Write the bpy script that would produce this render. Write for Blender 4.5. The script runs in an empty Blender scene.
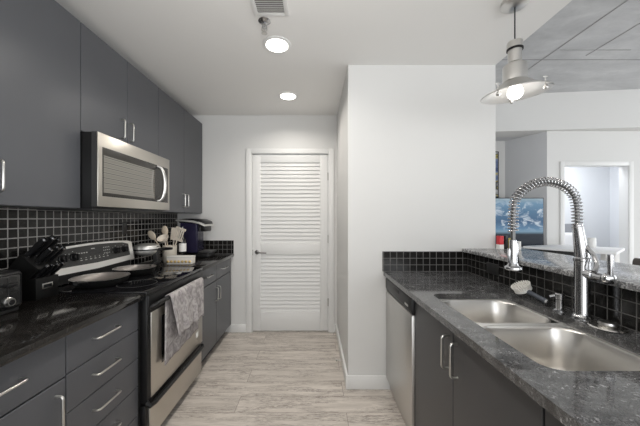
import bpy, bmesh, math, random
from mathutils import Vector, Matrix
random.seed(4)
S = bpy.context.scene
COL = S.collection
PI = math.pi

# ------------------------------------------------------------------ camera
cd = bpy.data.cameras.new('camera'); cam = bpy.data.objects.new('camera', cd); COL.objects.link(cam)
cam.location = (0, 0, 1.335); cam.rotation_euler = (PI/2, 0, 0)
cd.sensor_width = 36; cd.lens = 15.75; cd.shift_x = .0086; cd.shift_y = .0078; cd.clip_start = .02
S.camera = cam
# ------------------------------------------------------------------ world, daylight, exposure
W = bpy.data.worlds.new('world'); S.world = W; W.use_nodes = True
bg = W.node_tree.nodes['Background']; bg.inputs[0].default_value = (.93, .97, 1, 1); bg.inputs[1].default_value = 1.5
S.cycles.denoising_prefilter = 'NONE'
vs = S.view_settings; vs.view_transform = 'Standard'; vs.look = 'None'; vs.gamma = 1; vs.use_curve_mapping = False
vs.exposure = 0.12
def area(name, loc, rot, sx, sy, power, col=(1, 1, 1)):
    l = bpy.data.lights.new(name, 'AREA'); l.shape = 'RECTANGLE'; l.size = sx; l.size_y = sy; l.energy = power; l.color = col
    o = bpy.data.objects.new(name, l); COL.objects.link(o); o.location = loc; o.rotation_euler = rot
    return o
# daylight coming in at the window of the right wall and at the glass front behind the camera
area('daylight_right_window', (6.75, 1.0, 1.5), (0, PI/2, 0), 2.3, 3.4, 95, (.93, .97, 1))
area('daylight_rear_window', (1.6, -2.75, 1.15), (PI/2, 0, 0), 5.6, 1.7, 74, (.97, .985, 1))
# added fill light aimed up at the kitchen ceiling to brighten it
area('ceiling_fill', (-.1, .35, 1.75), (PI-.55, 0, 0), .5, .5, 9, (1, .98, .95))
area('bedroom_fill', (3.7, 4.0, 2.38), (0, 0, 0), 1.2, .6, 15, (.95, .97, 1))  # added fill lamp under the bedroom ceiling, no window is built there

# ------------------------------------------------------------------ helpers
ROOT = {}
class B:
    def __init__(s): s.bm = bmesh.new()
    def add(s, t, M=None):
        if M is not None: bmesh.ops.transform(t, matrix=M, verts=t.verts)
        me = bpy.data.meshes.new('t'); t.to_mesh(me); t.free(); s.bm.from_mesh(me); bpy.data.meshes.remove(me); return s
    def box(s, x0, x1, y0, y1, z0, z1, bev=0, seg=2, M=None):
        t = bmesh.new(); bmesh.ops.create_cube(t, size=1)
        for v in t.verts:
            v.co = Vector(((x0+x1)/2+v.co.x*(x1-x0), (y0+y1)/2+v.co.y*(y1-y0), (z0+z1)/2+v.co.z*(z1-z0)))
        if bev: bmesh.ops.bevel(t, geom=t.edges[:], offset=bev, segments=seg, affect='EDGES', profile=.5)
        return s.add(t, M)
    def prism(s, poly, axis, a0, a1, bev=0, M=None, seg=2):
        """poly of 2D points; axis 'x': (y,z), 'y': (x,z), 'z': (x,y)"""
        t = bmesh.new()
        def P(p, a): return {'x': (a, p[0], p[1]), 'y': (p[0], a, p[1]), 'z': (p[0], p[1], a)}[axis]
        lo = [t.verts.new(P(p, a0)) for p in poly]; hi = [t.verts.new(P(p, a1)) for p in poly]
        n = len(poly); t.faces.new(lo); t.faces.new(hi)
        for i in range(n): t.faces.new((lo[i], lo[(i+1) % n], hi[(i+1) % n], hi[i]))
        bmesh.ops.recalc_face_normals(t, faces=t.faces)
        if bev: bmesh.ops.bevel(t, geom=t.edges[:], offset=bev, segments=seg, affect='EDGES', profile=.5)
        return s.add(t, M)
    def lathe(s, c, prof, axis=(0, 0, 1), n=28, M=None, cap=True):
        """prof: (radius, height) pairs along axis from c"""
        t = bmesh.new(); rings = []
        for r, h in prof:
            if r < 1e-6: rings.append([t.verts.new((0, 0, h))])
            else: rings.append([t.verts.new((r*math.cos(2*PI*k/n), r*math.sin(2*PI*k/n), h)) for k in range(n)])
        for a, b in zip(rings, rings[1:]):
            for k in range(n):
                q = [a[k % len(a)], a[(k+1) % len(a)], b[(k+1) % len(b)], b[k % len(b)]]
                u = []
                for v in q:
                    if v not in u: u.append(v)
                if len(u) > 2: t.faces.new(u)
        if cap:
            for r in (rings[0], rings[-1]):
                if len(r) > 1: t.faces.new(r)
        bmesh.ops.recalc_face_normals(t, faces=t.faces)
        R = Vector((0, 0, 1)).rotation_difference(Vector(axis).normalized()).to_matrix().to_4x4()
        bmesh.ops.transform(t, matrix=Matrix.Translation(Vector(c)) @ R, verts=t.verts)
        return s.add(t, M)
    def cyl(s, p0, p1, r0, r1=None, n=20, M=None):
        p0, p1 = Vector(p0), Vector(p1); d = p1-p0
        return s.lathe(p0, [(r0, 0), (r0 if r1 is None else r1, d.length)], d, n, M)
    def tube(s, pts, r, n=10, M=None, closed=False):
        t = bmesh.new(); pts = [Vector(p) for p in pts]; N = len(pts); rings = []
        rr = r if isinstance(r, (list, tuple)) else [r]*N
        T = []
        for i in range(N):
            a = pts[i-1] if (i > 0 or closed) else pts[0]; b = pts[(i+1) % N] if (i < N-1 or closed) else pts[-1]
            T.append((b-a).normalized())
        u = T[0].orthogonal().normalized()
        for i in range(N):
            if i: u = T[i-1].rotation_difference(T[i]) @ u
            u = (u - T[i]*u.dot(T[i])).normalized(); w = T[i].cross(u)
            rings.append([t.verts.new(pts[i]+rr[i]*(math.cos(2*PI*k/n)*u+math.sin(2*PI*k/n)*w)) for k in range(n)])
        prs = list(zip(rings, rings[1:])) + ([(rings[-1], rings[0])] if closed else [])
        for a, b in prs:
            for k in range(n): t.faces.new((a[k], a[(k+1) % n], b[(k+1) % n], b[k]))
        if not closed: t.faces.new(rings[0]); t.faces.new(rings[-1])
        bmesh.ops.recalc_face_normals(t, faces=t.faces)
        return s.add(t, M)
    def ball(s, c, r, sc=(1, 1, 1), M=None, u=20, v=12):
        t = bmesh.new(); bmesh.ops.create_uvsphere(t, u_segments=u, v_segments=v, radius=r)
        for q in t.verts: q.co = Vector((q.co.x*sc[0]+c[0], q.co.y*sc[1]+c[1], q.co.z*sc[2]+c[2]))
        return s.add(t, M)
    def loft(s, loops, cap0=False, cap1=True, M=None):
        t = bmesh.new(); R = [[t.verts.new(p) for p in L] for L in loops]; n = len(R[0])
        for a, b in zip(R, R[1:]):
            for k in range(n): t.faces.new((a[k], a[(k+1) % n], b[(k+1) % n], b[k]))
        if cap0: t.faces.new(R[0])
        if cap1: t.faces.new(R[-1])
        bmesh.ops.recalc_face_normals(t, faces=t.faces)
        return s.add(t, M)
    def build(s, name, m, parent=None, ang=35, label=None):
        me = bpy.data.meshes.new(name)
        o = bpy.data.objects.new(name, me)
        base = Vector((0, 0, 0))
        if parent is not None: base = ROOT[parent.name]; o.parent = parent
        ROOT[o.name] = base
        if base.length: bmesh.ops.translate(s.bm, vec=-base, verts=s.bm.verts)
        s.bm.to_mesh(me); s.bm.free()
        me.polygons.foreach_set('use_smooth', [True]*len(me.polygons)); me.set_sharp_from_angle(angle=math.radians(ang))
        me.materials.append(m); COL.objects.link(o)
        if label: o['label'] = label
        return o
def tag(o, label, cat=None, group=None, kind=None):
    o['label'] = label
    if cat: o['category'] = cat
    if group: o['group'] = group
    if kind: o['kind'] = kind
    return o
def thing(name, loc, label, cat, group=None, kind=None):
    o = bpy.data.objects.new(name, None); COL.objects.link(o); o.location = loc; o.empty_display_size = .05
    ROOT[o.name] = Vector(loc)
    return tag(o, label, cat, group, kind)
def struct(name, b, m, label=None):
    o = b.build(name, m); o['kind'] = 'structure'
    if label: o['label'] = label
    return o
def dup(root, delta, label=None):
    def cp(o, par):
        c = o.copy(); COL.objects.link(c); c.parent = par
        for ch in list(o.children): cp(ch, c)
        return c
    r = cp(root, None); r.location = Vector(root.location)+Vector(delta); ROOT[r.name] = r.location.copy()
    if label: r['label'] = label
    return r
def rrect(x0, x1, y0, y1, z, r, n=7):
    out = []
    for cx, cy, a0 in ((x1-r, y1-r, 0), (x0+r, y1-r, 90), (x0+r, y0+r, 180), (x1-r, y0+r, 270)):
        for k in range(n+1):
            a = math.radians(a0+90*k/n); out.append((cx+r*math.cos(a), cy+r*math.sin(a), z))
    return out
def spline(P, m=6):
    P = [Vector(p) for p in P]; out = []
    for i in range(len(P)-1):
        a, b, c, d = P[max(i-1, 0)], P[i], P[i+1], P[min(i+2, len(P)-1)]
        for k in range(m):
            t = k/m
            out.append(.5*((2*b)+(c-a)*t+(2*a-5*b+4*c-d)*t*t+(3*b-a-3*c+d)*t**3))
    out.append(P[-1]); return out

# ------------------------------------------------------------------ materials
def mat(name, col=(.8, .8, .8), rough=.5, metal=0, spec=.5, **kw):
    m = bpy.data.materials.new(name); m.use_nodes = True
    p = m.node_tree.nodes['Principled BSDF']
    p.inputs['Base Color'].default_value = (*col, 1); p.inputs['Roughness'].default_value = rough
    p.inputs['Metallic'].default_value = metal; p.inputs['Specular IOR Level'].default_value = spec
    for k, v in kw.items(): p.inputs[k.replace('_', ' ')].default_value = v
    return m
class N:
    def __init__(s, m): s.t = m.node_tree; s.p = s.t.nodes['Principled BSDF']
    def n(s, typ, **kw):
        x = s.t.nodes.new(typ)
        for k, v in kw.items(): setattr(x, k, v)
        return x
    def l(s, a, b): s.t.links.new(a, b)
    def pos(s): return s.n('ShaderNodeNewGeometry').outputs['Position']
    def mapping(s, vec, scale=(1, 1, 1), loc=(0, 0, 0), rot=(0, 0, 0)):
        x = s.n('ShaderNodeMapping'); x.inputs['Scale'].default_value = scale; x.inputs['Location'].default_value = loc
        x.inputs['Rotation'].default_value = rot; s.l(vec, x.inputs['Vector']); return x.outputs[0]
    def noise(s, vec, scale, detail=4, rough=.55, dist=0):
        x = s.n('ShaderNodeTexNoise'); x.inputs['Scale'].default_value = scale; x.inputs['Detail'].default_value = detail
        x.inputs['Roughness'].default_value = rough; x.inputs['Distortion'].default_value = dist; s.l(vec, x.inputs['Vector']); return x.outputs[0]
    def ramp(s, fac, stops):
        x = s.n('ShaderNodeValToRGB'); e = x.color_ramp.elements
        while len(e) < len(stops): e.new(.5)
        for q, (p, c) in zip(e, stops): q.position = p; q.color = (*c, 1) if len(c) == 3 else c
        s.l(fac, x.inputs[0]); return x.outputs[0]
    def mix(s, fac, a, b, mode='MIX'):
        x = s.n('ShaderNodeMix', data_type='RGBA', blend_type=mode)
        for v, i in ((fac, 0), (a, 6), (b, 7)):
            if hasattr(v, 'is_output') or hasattr(v, 'links'): s.l(v, x.inputs[i])
            elif i == 0: x.inputs[0].default_value = v
            else: x.inputs[i].default_value = (*v, 1)
        return x.outputs[2]
    def bump(s, h, strength=.1, dist=.01):
        x = s.n('ShaderNodeBump'); x.inputs['Strength'].default_value = strength; x.inputs['Distance'].default_value = dist
        s.l(h, x.inputs['Height']); s.l(x.outputs[0], s.p.inputs['Normal'])
    def col(s, c): s.l(c, s.p.inputs['Base Color'])
    def rough(s, c): s.l(c, s.p.inputs['Roughness'])

def wall_paint(name, c, rough=.7):
    m = mat(name, c, rough, spec=.3); k = N(m)
    k.col(k.mix(k.noise(k.pos(), 1.7, 2), c, tuple(v*.975 for v in c))); return m
M_WALL = wall_paint('white_wall_paint', (.68, .677, .665))
M_CEIL = wall_paint('white_ceiling_paint', (.82, .812, .795), .8)
M_TRIM = wall_paint('white_trim_paint', (.76, .76, .75), .4)
M_DOOR = wall_paint('white_door_paint', (.74, .74, .73), .4)
M_SHADEWALL = wall_paint('shaded_alcove_paint', (.62, .625, .64), .7)  # grey stands in for the shade inside the alcove
def cabinet(name, c):
    m = mat(name, c, .33, spec=.45); k = N(m)
    k.col(k.mix(k.noise(k.pos(), 3, 3), c, tuple(v*.86 for v in c)))
    return m
M_CAB = cabinet('slate_cabinet_paint', (.086, .089, .098))
M_CABIN = mat('cabinet_dark_carcass', (.025, .025, .028), .6)
M_CABG = cabinet('charcoal_cabinet_paint', (.050, .050, .053))
def steel(name, c, rough, stretch=(1, 1, 60), amt=.06):
    m = mat(name, c, rough, 1); k = N(m)
    v = k.noise(k.mapping(k.pos(), (3, 3, 40)), 6, 2); k.col(k.mix(v, tuple(a*.95 for a in c), tuple(min(a*1.04, 1) for a in c))); return m
M_STEEL = steel('brushed_stainless', (.60, .57, .52), .32)
M_STEELD = steel('dishwasher_stainless', (.62, .61, .59), .34)
M_SINK = mat('satin_sink_steel', (.70, .68, .65), .30, 1)
M_NICKEL = mat('satin_nickel', (.55, .54, .52), .28, 1)
M_CHROME = mat('polished_chrome', (.50, .50, .51), .17, 1)
M_ALU = mat('pendant_brushed_metal', (.62, .61, .59), .30, 1)
M_SHADEIN = mat('white_enamel_shade_lining', (.58, .58, .575), .3, .35)
M_BLK = mat('black_plastic', (.007, .007, .0075), .35, spec=.35)
M_BLKM = mat('black_matt', (.016, .016, .016), .55)
M_BLKG = mat('black_gloss_glass', (.006, .006, .007), .05, spec=.6)
M_DGREY = mat('dark_grey_metal', (.06, .06, .06), .4, .4)
M_WHITE = mat('white_plastic', (.82, .81, .79), .4)
M_MARK = mat('panel_white_print', (.55, .55, .53), .5)
M_GROUTLESS = mat('black_outlet_plastic', (.02, .02, .02), .3)

def tile(name, swz, z0, u0, grout, tilec=(.010, .0095, .009), pitch=.0515, mort=.0022, rough=.13):
    m = mat(name, tilec, rough, spec=.35); k = N(m)
    sep = k.n('ShaderNodeSeparateXYZ'); k.l(k.pos(), sep.inputs[0]); cmb = k.n('ShaderNodeCombineXYZ')
    k.l(sep.outputs[swz], cmb.inputs[0]); k.l(sep.outputs[2], cmb.inputs[1])
    v = k.mapping(cmb.outputs[0], loc=(-u0, -z0, 0))
    b = k.n('ShaderNodeTexBrick', offset=0, squash=1); k.l(v, b.inputs['Vector'])
    b.inputs['Scale'].default_value = 1; b.inputs['Mortar Size'].default_value = mort; b.inputs['Mortar Smooth'].default_value = .15
    b.inputs['Brick Width'].default_value = pitch; b.inputs['Row Height'].default_value = pitch
    b.inputs['Color1'].default_value = (*tilec, 1); b.inputs['Color2'].default_value = (*[c*1.3 for c in tilec], 1); b.inputs['Mortar'].default_value = (*grout, 1)
    k.col(b.outputs['Color'])
    k.rough(k.mix(b.outputs['Fac'], (rough,)*3, (.75,)*3))
    inv = k.n('ShaderNodeMath', operation='SUBTRACT'); inv.inputs[0].default_value = 1; k.l(b.outputs['Fac'], inv.inputs[1])
    k.bump(inv.outputs[0], .5, .003); return m
M_TILEL = tile('black_mosaic_left', 1, .918, .02, (.36, .345, .325), mort=.0032)
M_TILEB = tile('black_mosaic_back', 0, .918, .01, (.15, .145, .14))
M_TILER = tile('black_mosaic_end', 0, .918, .385, (.17, .165, .16))
M_TILEBAR = tile('black_mosaic_bar', 1, .918, .0, (.10, .098, .095))

def granite(name, dark, mid, light, rough=.10, th=(.47, .60, .72), sc=55, spec=.85):
    m = mat(name, dark, rough, spec=spec); k = N(m); P = k.pos()
    a = k.noise(P, sc, 6, .68, .6); b = k.noise(k.mapping(P, (1, 2.2, 1), rot=(0, 0, .5)), 9, 5, .62, .8)
    c1 = k.ramp(a, [(th[0]-.10, dark), (th[0], mid), (th[1], dark), (th[2], light)])
    k.col(k.mix(k.ramp(b, [(.34, (.15,)*3), (.62, (1,)*3)]), dark, c1))
    k.rough(k.ramp(a, [(.3, (rough*.8,)*3), (.8, (rough*1.5,)*3)])); return m
M_GRANL = granite('black_granite_left', (.008, .0075, .007), (.030, .027, .025), (.09, .082, .078), .09, spec=.5)
M_GRANR = granite('grey_black_granite_sink_side', (.028, .028, .029), (.16, .16, .162), (.33, .33, .335), .07, (.44, .54, .64), 80)  # own grey marbling, with reflected light put into the lighter speck colour
M_GRANB = granite('speckled_granite_bar', (.07, .07, .073), (.42, .42, .43), (.68, .68, .68), .16, (.38, .46, .55), 75, spec=.5)

def floor_mat():
    m = mat('grey_oak_planks', (.5, .45, .4), .42, spec=.4); k = N(m); P = k.pos()
    b = k.n('ShaderNodeTexBrick', offset=.37, offset_frequency=2); k.l(k.mapping(P, loc=(.55, .06, 0)), b.inputs['Vector'])
    b.inputs['Scale'].default_value = 1; b.inputs['Brick Width'].default_value = 1.22; b.inputs['Row Height'].default_value = .18
    b.inputs['Mortar Size'].default_value = .0014; b.inputs['Mortar Smooth'].default_value = .2; b.inputs['Bias'].default_value = 0
    b.inputs['Color1'].default_value = (0, 0, 0, 1); b.inputs['Color2'].default_value = (1, 1, 1, 1); b.inputs['Mortar'].default_value = (.4, .4, .4, 1)
    off = k.n('ShaderNodeVectorMath', operation='MULTIPLY_ADD'); k.l(b.outputs['Color'], off.inputs[0]); off.inputs[1].default_value = (7, 5, 3); k.l(P, off.inputs[2])
    g = k.noise(k.mapping(off.outputs[0], (1.0, 7, 1)), 3.0, 8, .62, 1.0)
    f = k.noise(k.mapping(off.outputs[0], (5, 46, 1)), 2.6, 7, .72, 1.6)
    w = k.noise(k.mapping(off.outputs[0], (1.1, 9, 1)), 2.1, 2, .5)
    c = k.ramp(g, [(.30, (.50, .45, .405)), (.45, (.58, .53, .48)), (.58, (.67, .615, .56)), (.75, (.73, .68, .625))])
    msk = k.mix(1, k.ramp(f, [(.42, (1,)*3), (.54, (0,)*3)]), k.ramp(w, [(.42, (0.15,)*3), (.55, (1,)*3)]), 'MULTIPLY')
    c = k.mix(msk, c, (.25, .215, .19))
    c = k.mix(k.ramp(b.outputs['Color'], [(0, (.0,)*3), (1, (.35,)*3)]), c, (.46, .42, .38))
    c = k.mix(b.outputs['Fac'], c, (.16, .13, .11)); k.col(c)
    k.rough(k.ramp(g, [(.3, (.5,)*3), (.7, (.36,)*3)])); k.bump(f, .06, .002); return m
M_FLOOR = floor_mat()
def concrete():
    m = mat('board_formed_concrete', (.4, .4, .4), .8, spec=.2); k = N(m); P = k.pos()
    a = k.noise(k.mapping(P, (1, 2.4, 1)), 2.2, 8, .62, .5); c = k.ramp(a, [(.28, (.46, .465, .475)), (.5, (.55, .555, .565)), (.72, (.66, .665, .67))])
    f = k.noise(P, 16, 6, .7); c = k.mix(k.ramp(f, [(.3, (.35,)*3), (.55, (0,)*3)]), c, (.46, .465, .47)); k.col(c); k.bump(f, .25, .01); return m
M_CONC = concrete()
M_SEAM = mat('concrete_seam', (.33, .33, .335), .9)

# ------------------------------------------------------------------ setting
CH, CT, BK, BL, XB = .918, 2.535, 3.275, 2.194, .262     # counter, ceiling, back wall, block wall front, passage wall
struct('floor', B().box(-1.8, 7.1, -3.1, 4.9, -.1, 0), M_FLOOR, 'pale grey-brown wood plank floor')
struct('ceiling', B().box(-1.8, 1.42, -3.1, BK+.1, CT, CT+.12), M_CEIL, 'white painted kitchen ceiling')
struct('ceiling_concrete', B().box(1.42, 7.1, -3.1, 3.75, 2.8775, 3.0).box(1.40, 1.42, -3.1, 2.2, CT+.12, 2.95), M_CONC, 'raw grey concrete ceiling beyond the kitchen')
b = B()
b.box(2.212, 2.220, -3, 3.5, 2.874, 2.878).box(2.574, 2.582, -3, 2.66, 2.8745, 2.878)
b.box(1.45, 7, 2.72, 2.73, 2.874, 2.878); b.box(2.25, 2.9, 2.565, 2.571, 2.8745, 2.878)
struct('trim_1', b, M_SEAM, 'formwork seams across the concrete ceiling')
struct('wall_left', B().box(-1.75, -1.61, -3.1, BK+.12, 0, CT), M_WALL, 'white wall behind the left cabinets')
b = B(); b.box(-1.61, -.735, BK, BK+.12, 0, CT).box(-.735, .167, BK, BK+.12, 2.09, CT).box(.167, XB, BK, BK+.12, 0, CT)
struct('wall_back', b, M_WALL, 'white end wall around the louvred door')
struct('wall_block', B().box(XB, 1.42, BL, 3.75, 0, 2.8775, .003, 1), M_WALL, 'white wall block between passage and sink counter')
struct('wall_closet', B().box(-.9, .3, BK+.7, BK+.78, 0, 2.3), M_WALL)
# living side: door wall, alcove, bulkhead
b = B(); b.box(2.906, 3.11, 3.5, 3.6, 0, 2.44).box(3.11, 3.935, 3.5, 3.6, 2.005, 2.44).box(3.935, 7.1, 3.5, 3.6, 0, 2.44)
struct('wall_living', b, M_WALL, 'white wall with a bedroom doorway')
struct('wall_alcove_side', B().prism([(2.906, 3.5), (2.99, 3.62), (2.99, 4.05), (2.69, 4.05), (2.69, 3.95)], 'z', 0, 2.44), M_SHADEWALL, 'alcove side wall with shade in its grey colour')
struct('wall_alcove_back', B().box(1.42, 2.69, 3.95, 4.05, 0, 2.44), M_WALL, 'white back wall of the alcove')
struct('ceiling_alcove', B().box(1.42, 2.906, 3.76, 4.05, 2.42, 2.52), M_SHADEWALL)
struct('wall_bulkhead', B().prism([(1.42, 3.60), (1.42, 3.76), (7.1, 3.76), (7.1, 3.02)], 'z', 2.42, 2.88), M_WALL, 'white bulkhead under the concrete ceiling')
b = B(); b.box(3.0, 3.1, 3.62, 4.75, 0, 2.44).box(3.0, 4.95, 4.62, 4.75, 0, 2.44).box(4.87, 4.95, 3.62, 4.75, 0, 2.44)
struct('wall_bedroom', b, wall_paint('cool_white_paint', (.78, .80, .83)), 'pale bedroom walls seen through the doorway')
struct('ceiling_bedroom', B().box(3.0, 4.95, 3.62, 4.75, 2.44, 2.52), M_CEIL)
b = B()
b.box(3.065, 3.12, 3.488, 3.5, 0, 2.04, .002).box(3.925, 3.98, 3.488, 3.5, 0, 2.04, .002).box(3.12, 3.925, 3.488, 3.5, 1.99, 2.04, .002)
b.box(3.11, 3.125, 3.5, 3.605, 0, 1.99).box(3.92, 3.935, 3.5, 3.605, 0, 1.99).box(3.11, 3.935, 3.5, 3.605, 1.99, 2.005)
struct('trim_2', b, M_TRIM, 'white casing of the bedroom doorway')
b = B(); b.box(7.0, 7.1, -3.1, -.75, 0, 2.9).box(7.0, 7.1, 2.75, 3.5, 0, 2.9).box(7.0, 7.1, -.75, 2.75, 0, .25).box(7.0, 7.1, -.75, 2.75, 2.65, 2.9)
struct('wall_right', b, M_WALL, 'far living room wall with a wide window')
b = B(); b.box(-1.75, -.7, -3.1, -3.0, 0, 2.9).box(5.1, 7.0, -3.1, -3.0, 0, 2.9).box(-.7, 5.1, -3.1, -3.0, 2.6, 2.9).box(-.7, 5.1, -3.1, -3.0, 0, .3)
struct('wall_rear', b, M_WALL, 'rear wall with a wide window')
# baseboards
struct('baseboard_back', B().box(-.97, -.785, BK-.014, BK, 0, .095, .003).box(.225, XB, BK-.014, BK, 0, .095, .003), M_TRIM, 'white baseboard beside the louvred door')
struct('baseboard_passage', B().box(XB-.016, XB, BL-.016, BK-.014, 0, .105, .003), M_TRIM, 'white baseboard along the passage wall')
struct('baseboard_block', B().box(XB, .60, BL-.016, BL, 0, .105, .003), M_TRIM, 'white baseboard across the wall block')
struct('baseboard_living', B().box(2.91, 3.06, 3.486, 3.5, 0, .1).box(3.985, 7, 3.486, 3.5, 0, .1), M_TRIM)
# tiling
struct('wall_tile_left', B().box(-1.61, -1.602, -1, BK, CH-.03, 1.42), M_TILEL, 'black mosaic tile behind the stove')
struct('wall_tile_back', B().box(-1.602, -.945, BK-.008, BK, CH, CH+.156), M_TILEB, 'low black tile upstand on the end wall')
struct('wall_tile_end', B().box(.532, 1.185, BL-.008, BL, CH, CH+.156), M_TILER, 'low black tile upstand by the dishwasher')
struct('wall_bar', B().box(1.193, 1.30, -1.0, BL, 0, 1.0705), M_WALL, 'half wall carrying the raised bar')
struct('wall_tile_bar', B().box(1.185, 1.193, -1.0, BL-.008, CH, 1.0705), M_TILEBAR, 'black mosaic tile below the raised bar')
# door casing and louvred door
b = B()
b.box(-.797, -.735, BK-.018, BK, 0, 2.142, .004).box(.165, .227, BK-.018, BK, 0, 2.142, .004).box(-.735, .165, BK-.018, BK, 2.085, 2.142, .004)
b.box(-.735, -.726, BK, BK+.1, 0, 2.085).box(.158, .167, BK, BK+.1, 0, 2.085)
struct('trim_3', b, M_TRIM, 'white casing around the louvred door')
D = thing('door_1', (-.284, BK+.02, 0), 'white louvred closet door with a lever handle', None, None, 'structure')
y0, y1 = BK+.002, BK+.037
b = B(); b.box(-.722, -.632, y0, y1, .018, 2.075, .002).box(.064, .154, y0, y1, .018, 2.075, .002)
b.box(-.632, .064, y0, y1, .018, .235, .002).box(-.632, .064, y0, y1, .905, 1.035, .002).box(-.632, .064, y0, y1, 1.985, 2.075, .002)
b.box(-.632, .064, y0+.020, y0+.024, .2, 2.0)
b.build('stile_frame', M_DOOR, D)
for z0, z1 in ((.235, .905), (1.035, 1.985)):
    b = B(); n = round((z1-z0)/.045); p = (z1-z0)/n
    for i in range(n):
        z = z0+p*(i+.5)
        b.prism([(y0+.006, z-p*.46), (y0+.011, z-p*.52), (y0+.022, z+p*.50), (y0+.017, z+p*.54)], 'x', -.632, .064)
    b.build('louvre_panel', M_DOOR, D)
b = B(); b.lathe((-.672, y0, .935), [(.026, 0), (.026, -.006), (.012, -.01), (.010, -.045)], n=24, axis=(0, 1, 0))
b.tube(spline([(-.672, y0-.045, .935), (-.64, y0-.05, .935), (-.60, y0-.048, .933), (-.555, y0-.046, .930)], 4), .008)
b.box(-.726, -.720, y0-.003, y0+.02, .90, .965)
b.build('lever_handle', mat('dark_nickel', (.22, .215, .21), .3, 1), D)
for z in (.35, 1.09, 1.82):
    B().cyl((.158, y0-.006, z-.045), (.158, y0-.006, z+.045), .007).box(.150, .166, y0-.004, y0, z-.045, z+.045).build('hinge', M_NICKEL, D)
tag(B().cyl((XB-.016, 2.51, .06), (XB-.055, 2.51, .06), .006, .005, 10).ball((XB-.064, 2.51, .06), .010).cyl((XB-.016, 2.51, .06), (XB-.02, 2.51, .06), .011, .011, 12).build('door_stop', M_NICKEL),
    'small metal door stop on the passage baseboard', 'door stop')
# window with blinds on the far right wall, glazing behind
for nm, a in (('window_1', 'r'), ('window_2', 'b')):
    b = B()
    if a == 'r':
        for y in (-.75, .42, 1.59, 2.71): b.box(7.02, 7.08, y, y+.05, .25, 2.65)
        b.box(7.02, 7.08, -.75, 2.75, .25, .3).box(7.02, 7.08, -.75, 2.75, 2.6, 2.65)
    else:
        for x in (-.7, 1.2, 3.1, 5.05): b.box(x, x+.05, -3.08, -3.02, .3, 2.6)
        b.box(-.7, 5.1, -3.08, -3.02, .3, .35).box(-.7, 5.1, -3.08, -3.02, 2.55, 2.6)
    struct(nm, b, M_TRIM)
b = B()
for i in range(34):
    z = .33+i*.068
    b.prism([(6.90, z), (6.902, z-.002), (6.955, z+.03), (6.953, z+.032)], 'y', -.74, 2.74)
tag(b.build('window_blind', M_WHITE), 'white slatted blind across the living room window', 'blind')

# ------------------------------------------------------------------ pulls and cabinets
def pull_v(parent, x, y, z0, z1, dx, m=M_NICKEL, r=.0048):
    c = .012
    g = math.copysign(c, dx)
    P = [(x, y, z0+.006)]+[(x+dx-g+g*math.sin(a), y, z0+.006+c-c*math.cos(a)-.0) for a in (.0, .5, 1.0, 1.57)]
    Q = [(p[0], p[1], z1+z0-p[2]) for p in reversed(P)]
    return B().tube(P+Q, r).build('handle', m, parent)
def pull_h(parent, x, z, ya, yb, dx, m=M_NICKEL, r=.0048):
    c = .012
    P = [(x, ya+.006, z)]+[(x+dx-c+c*math.sin(a), ya+.006+c-c*math.cos(a), z) for a in (.0, .5, 1.0, 1.57)]
    Q = [(p[0], ya+yb-p[1], z) for p in reversed(P)]
    return B().tube(P+Q, r).build('handle', m, parent)
G = .0018
def front(parent, name, xf, th, ya, yb, za, zb, m, s=1):
    """door or drawer front whose outer face is at xf; s=+1 faces +X"""
    x0, x1 = (xf-th, xf) if s > 0 else (xf, xf+th)
    return B().box(x0, x1, ya+G, yb-G, za+G, zb-G, .0015, 1).build(name, m, parent)
XL = -.97
def base_body(t, ya, yb, s=1, xf=XL, xw=-1.6, m=M_CABIN):
    b = B()
    if s > 0: b.box(xw, xf-.0195, ya+.001, yb-.001, .1, CH-.032).box(xw, xf-.07, ya+.001, yb-.001, 0, .1)
    b.build('carcass', m, t)
t = thing('base_cabinet', (-1.28, .83, 0), 'slate base cabinet nearest the camera on the left, one drawer over a door', 'cabinet')
base_body(t, .56, 1.093)
d = front(t, 'drawer', XL, .018, .56, 1.093, .718, .884, M_CAB); pull_h(d, XL, .806, .725, .927, .03)
d = front(t, 'door', XL, .018, .56, 1.093, .1, .715, M_CAB); pull_v(d, XL, 1.048, .50, .672, .03)
t = thing('base_cabinet', (-1.28, .3, 0), 'slate base cabinet at the left frame edge with a single door', 'cabinet')
base_body(t, -.1, .559); d = front(t, 'door', XL, .018, -.1, .559, .1, .884, M_CAB); pull_v(d, XL, -.04, .66, .83, .03)
t = thing('drawer_cabinet', (-1.28, 1.31, 0), 'slate stack of five shallow drawers beside the stove', 'cabinet')
base_body(t, 1.094, 1.541)
zs = [.884, .722, .566, .410, .254, .1]
for a, c in zip(zs, zs[1:]):
    d = front(t, 'drawer', XL, .018, 1.094, 1.541, c, a, M_CAB); pull_h(d, XL, (a+c)/2+.006, 1.218, 1.372, .03)
t = thing('base_cabinet', (-1.28, 2.77, 0), 'slate base cabinet beyond the stove with two drawers over two doors', 'cabinet')
base_body(t, 2.327, 3.255)
B().box(-1.6, XL, 3.214, 3.255, .1, CH-.032).build('filler', M_CAB, t)
for ya, yb in ((2.327, 2.77), (2.77, 3.214)):
    d = front(t, 'drawer', XL, .018, ya, yb, .722, .884, M_CAB); pull_h(d, XL, .806, (ya+yb)/2-.075, (ya+yb)/2+.075, .03)
    d = front(t, 'door', XL, .018, ya, yb, .1, .718, M_CAB); y = 2.735 if ya < 2.7 else 2.805; pull_v(d, XL, y, .52, .66, .03)
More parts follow.
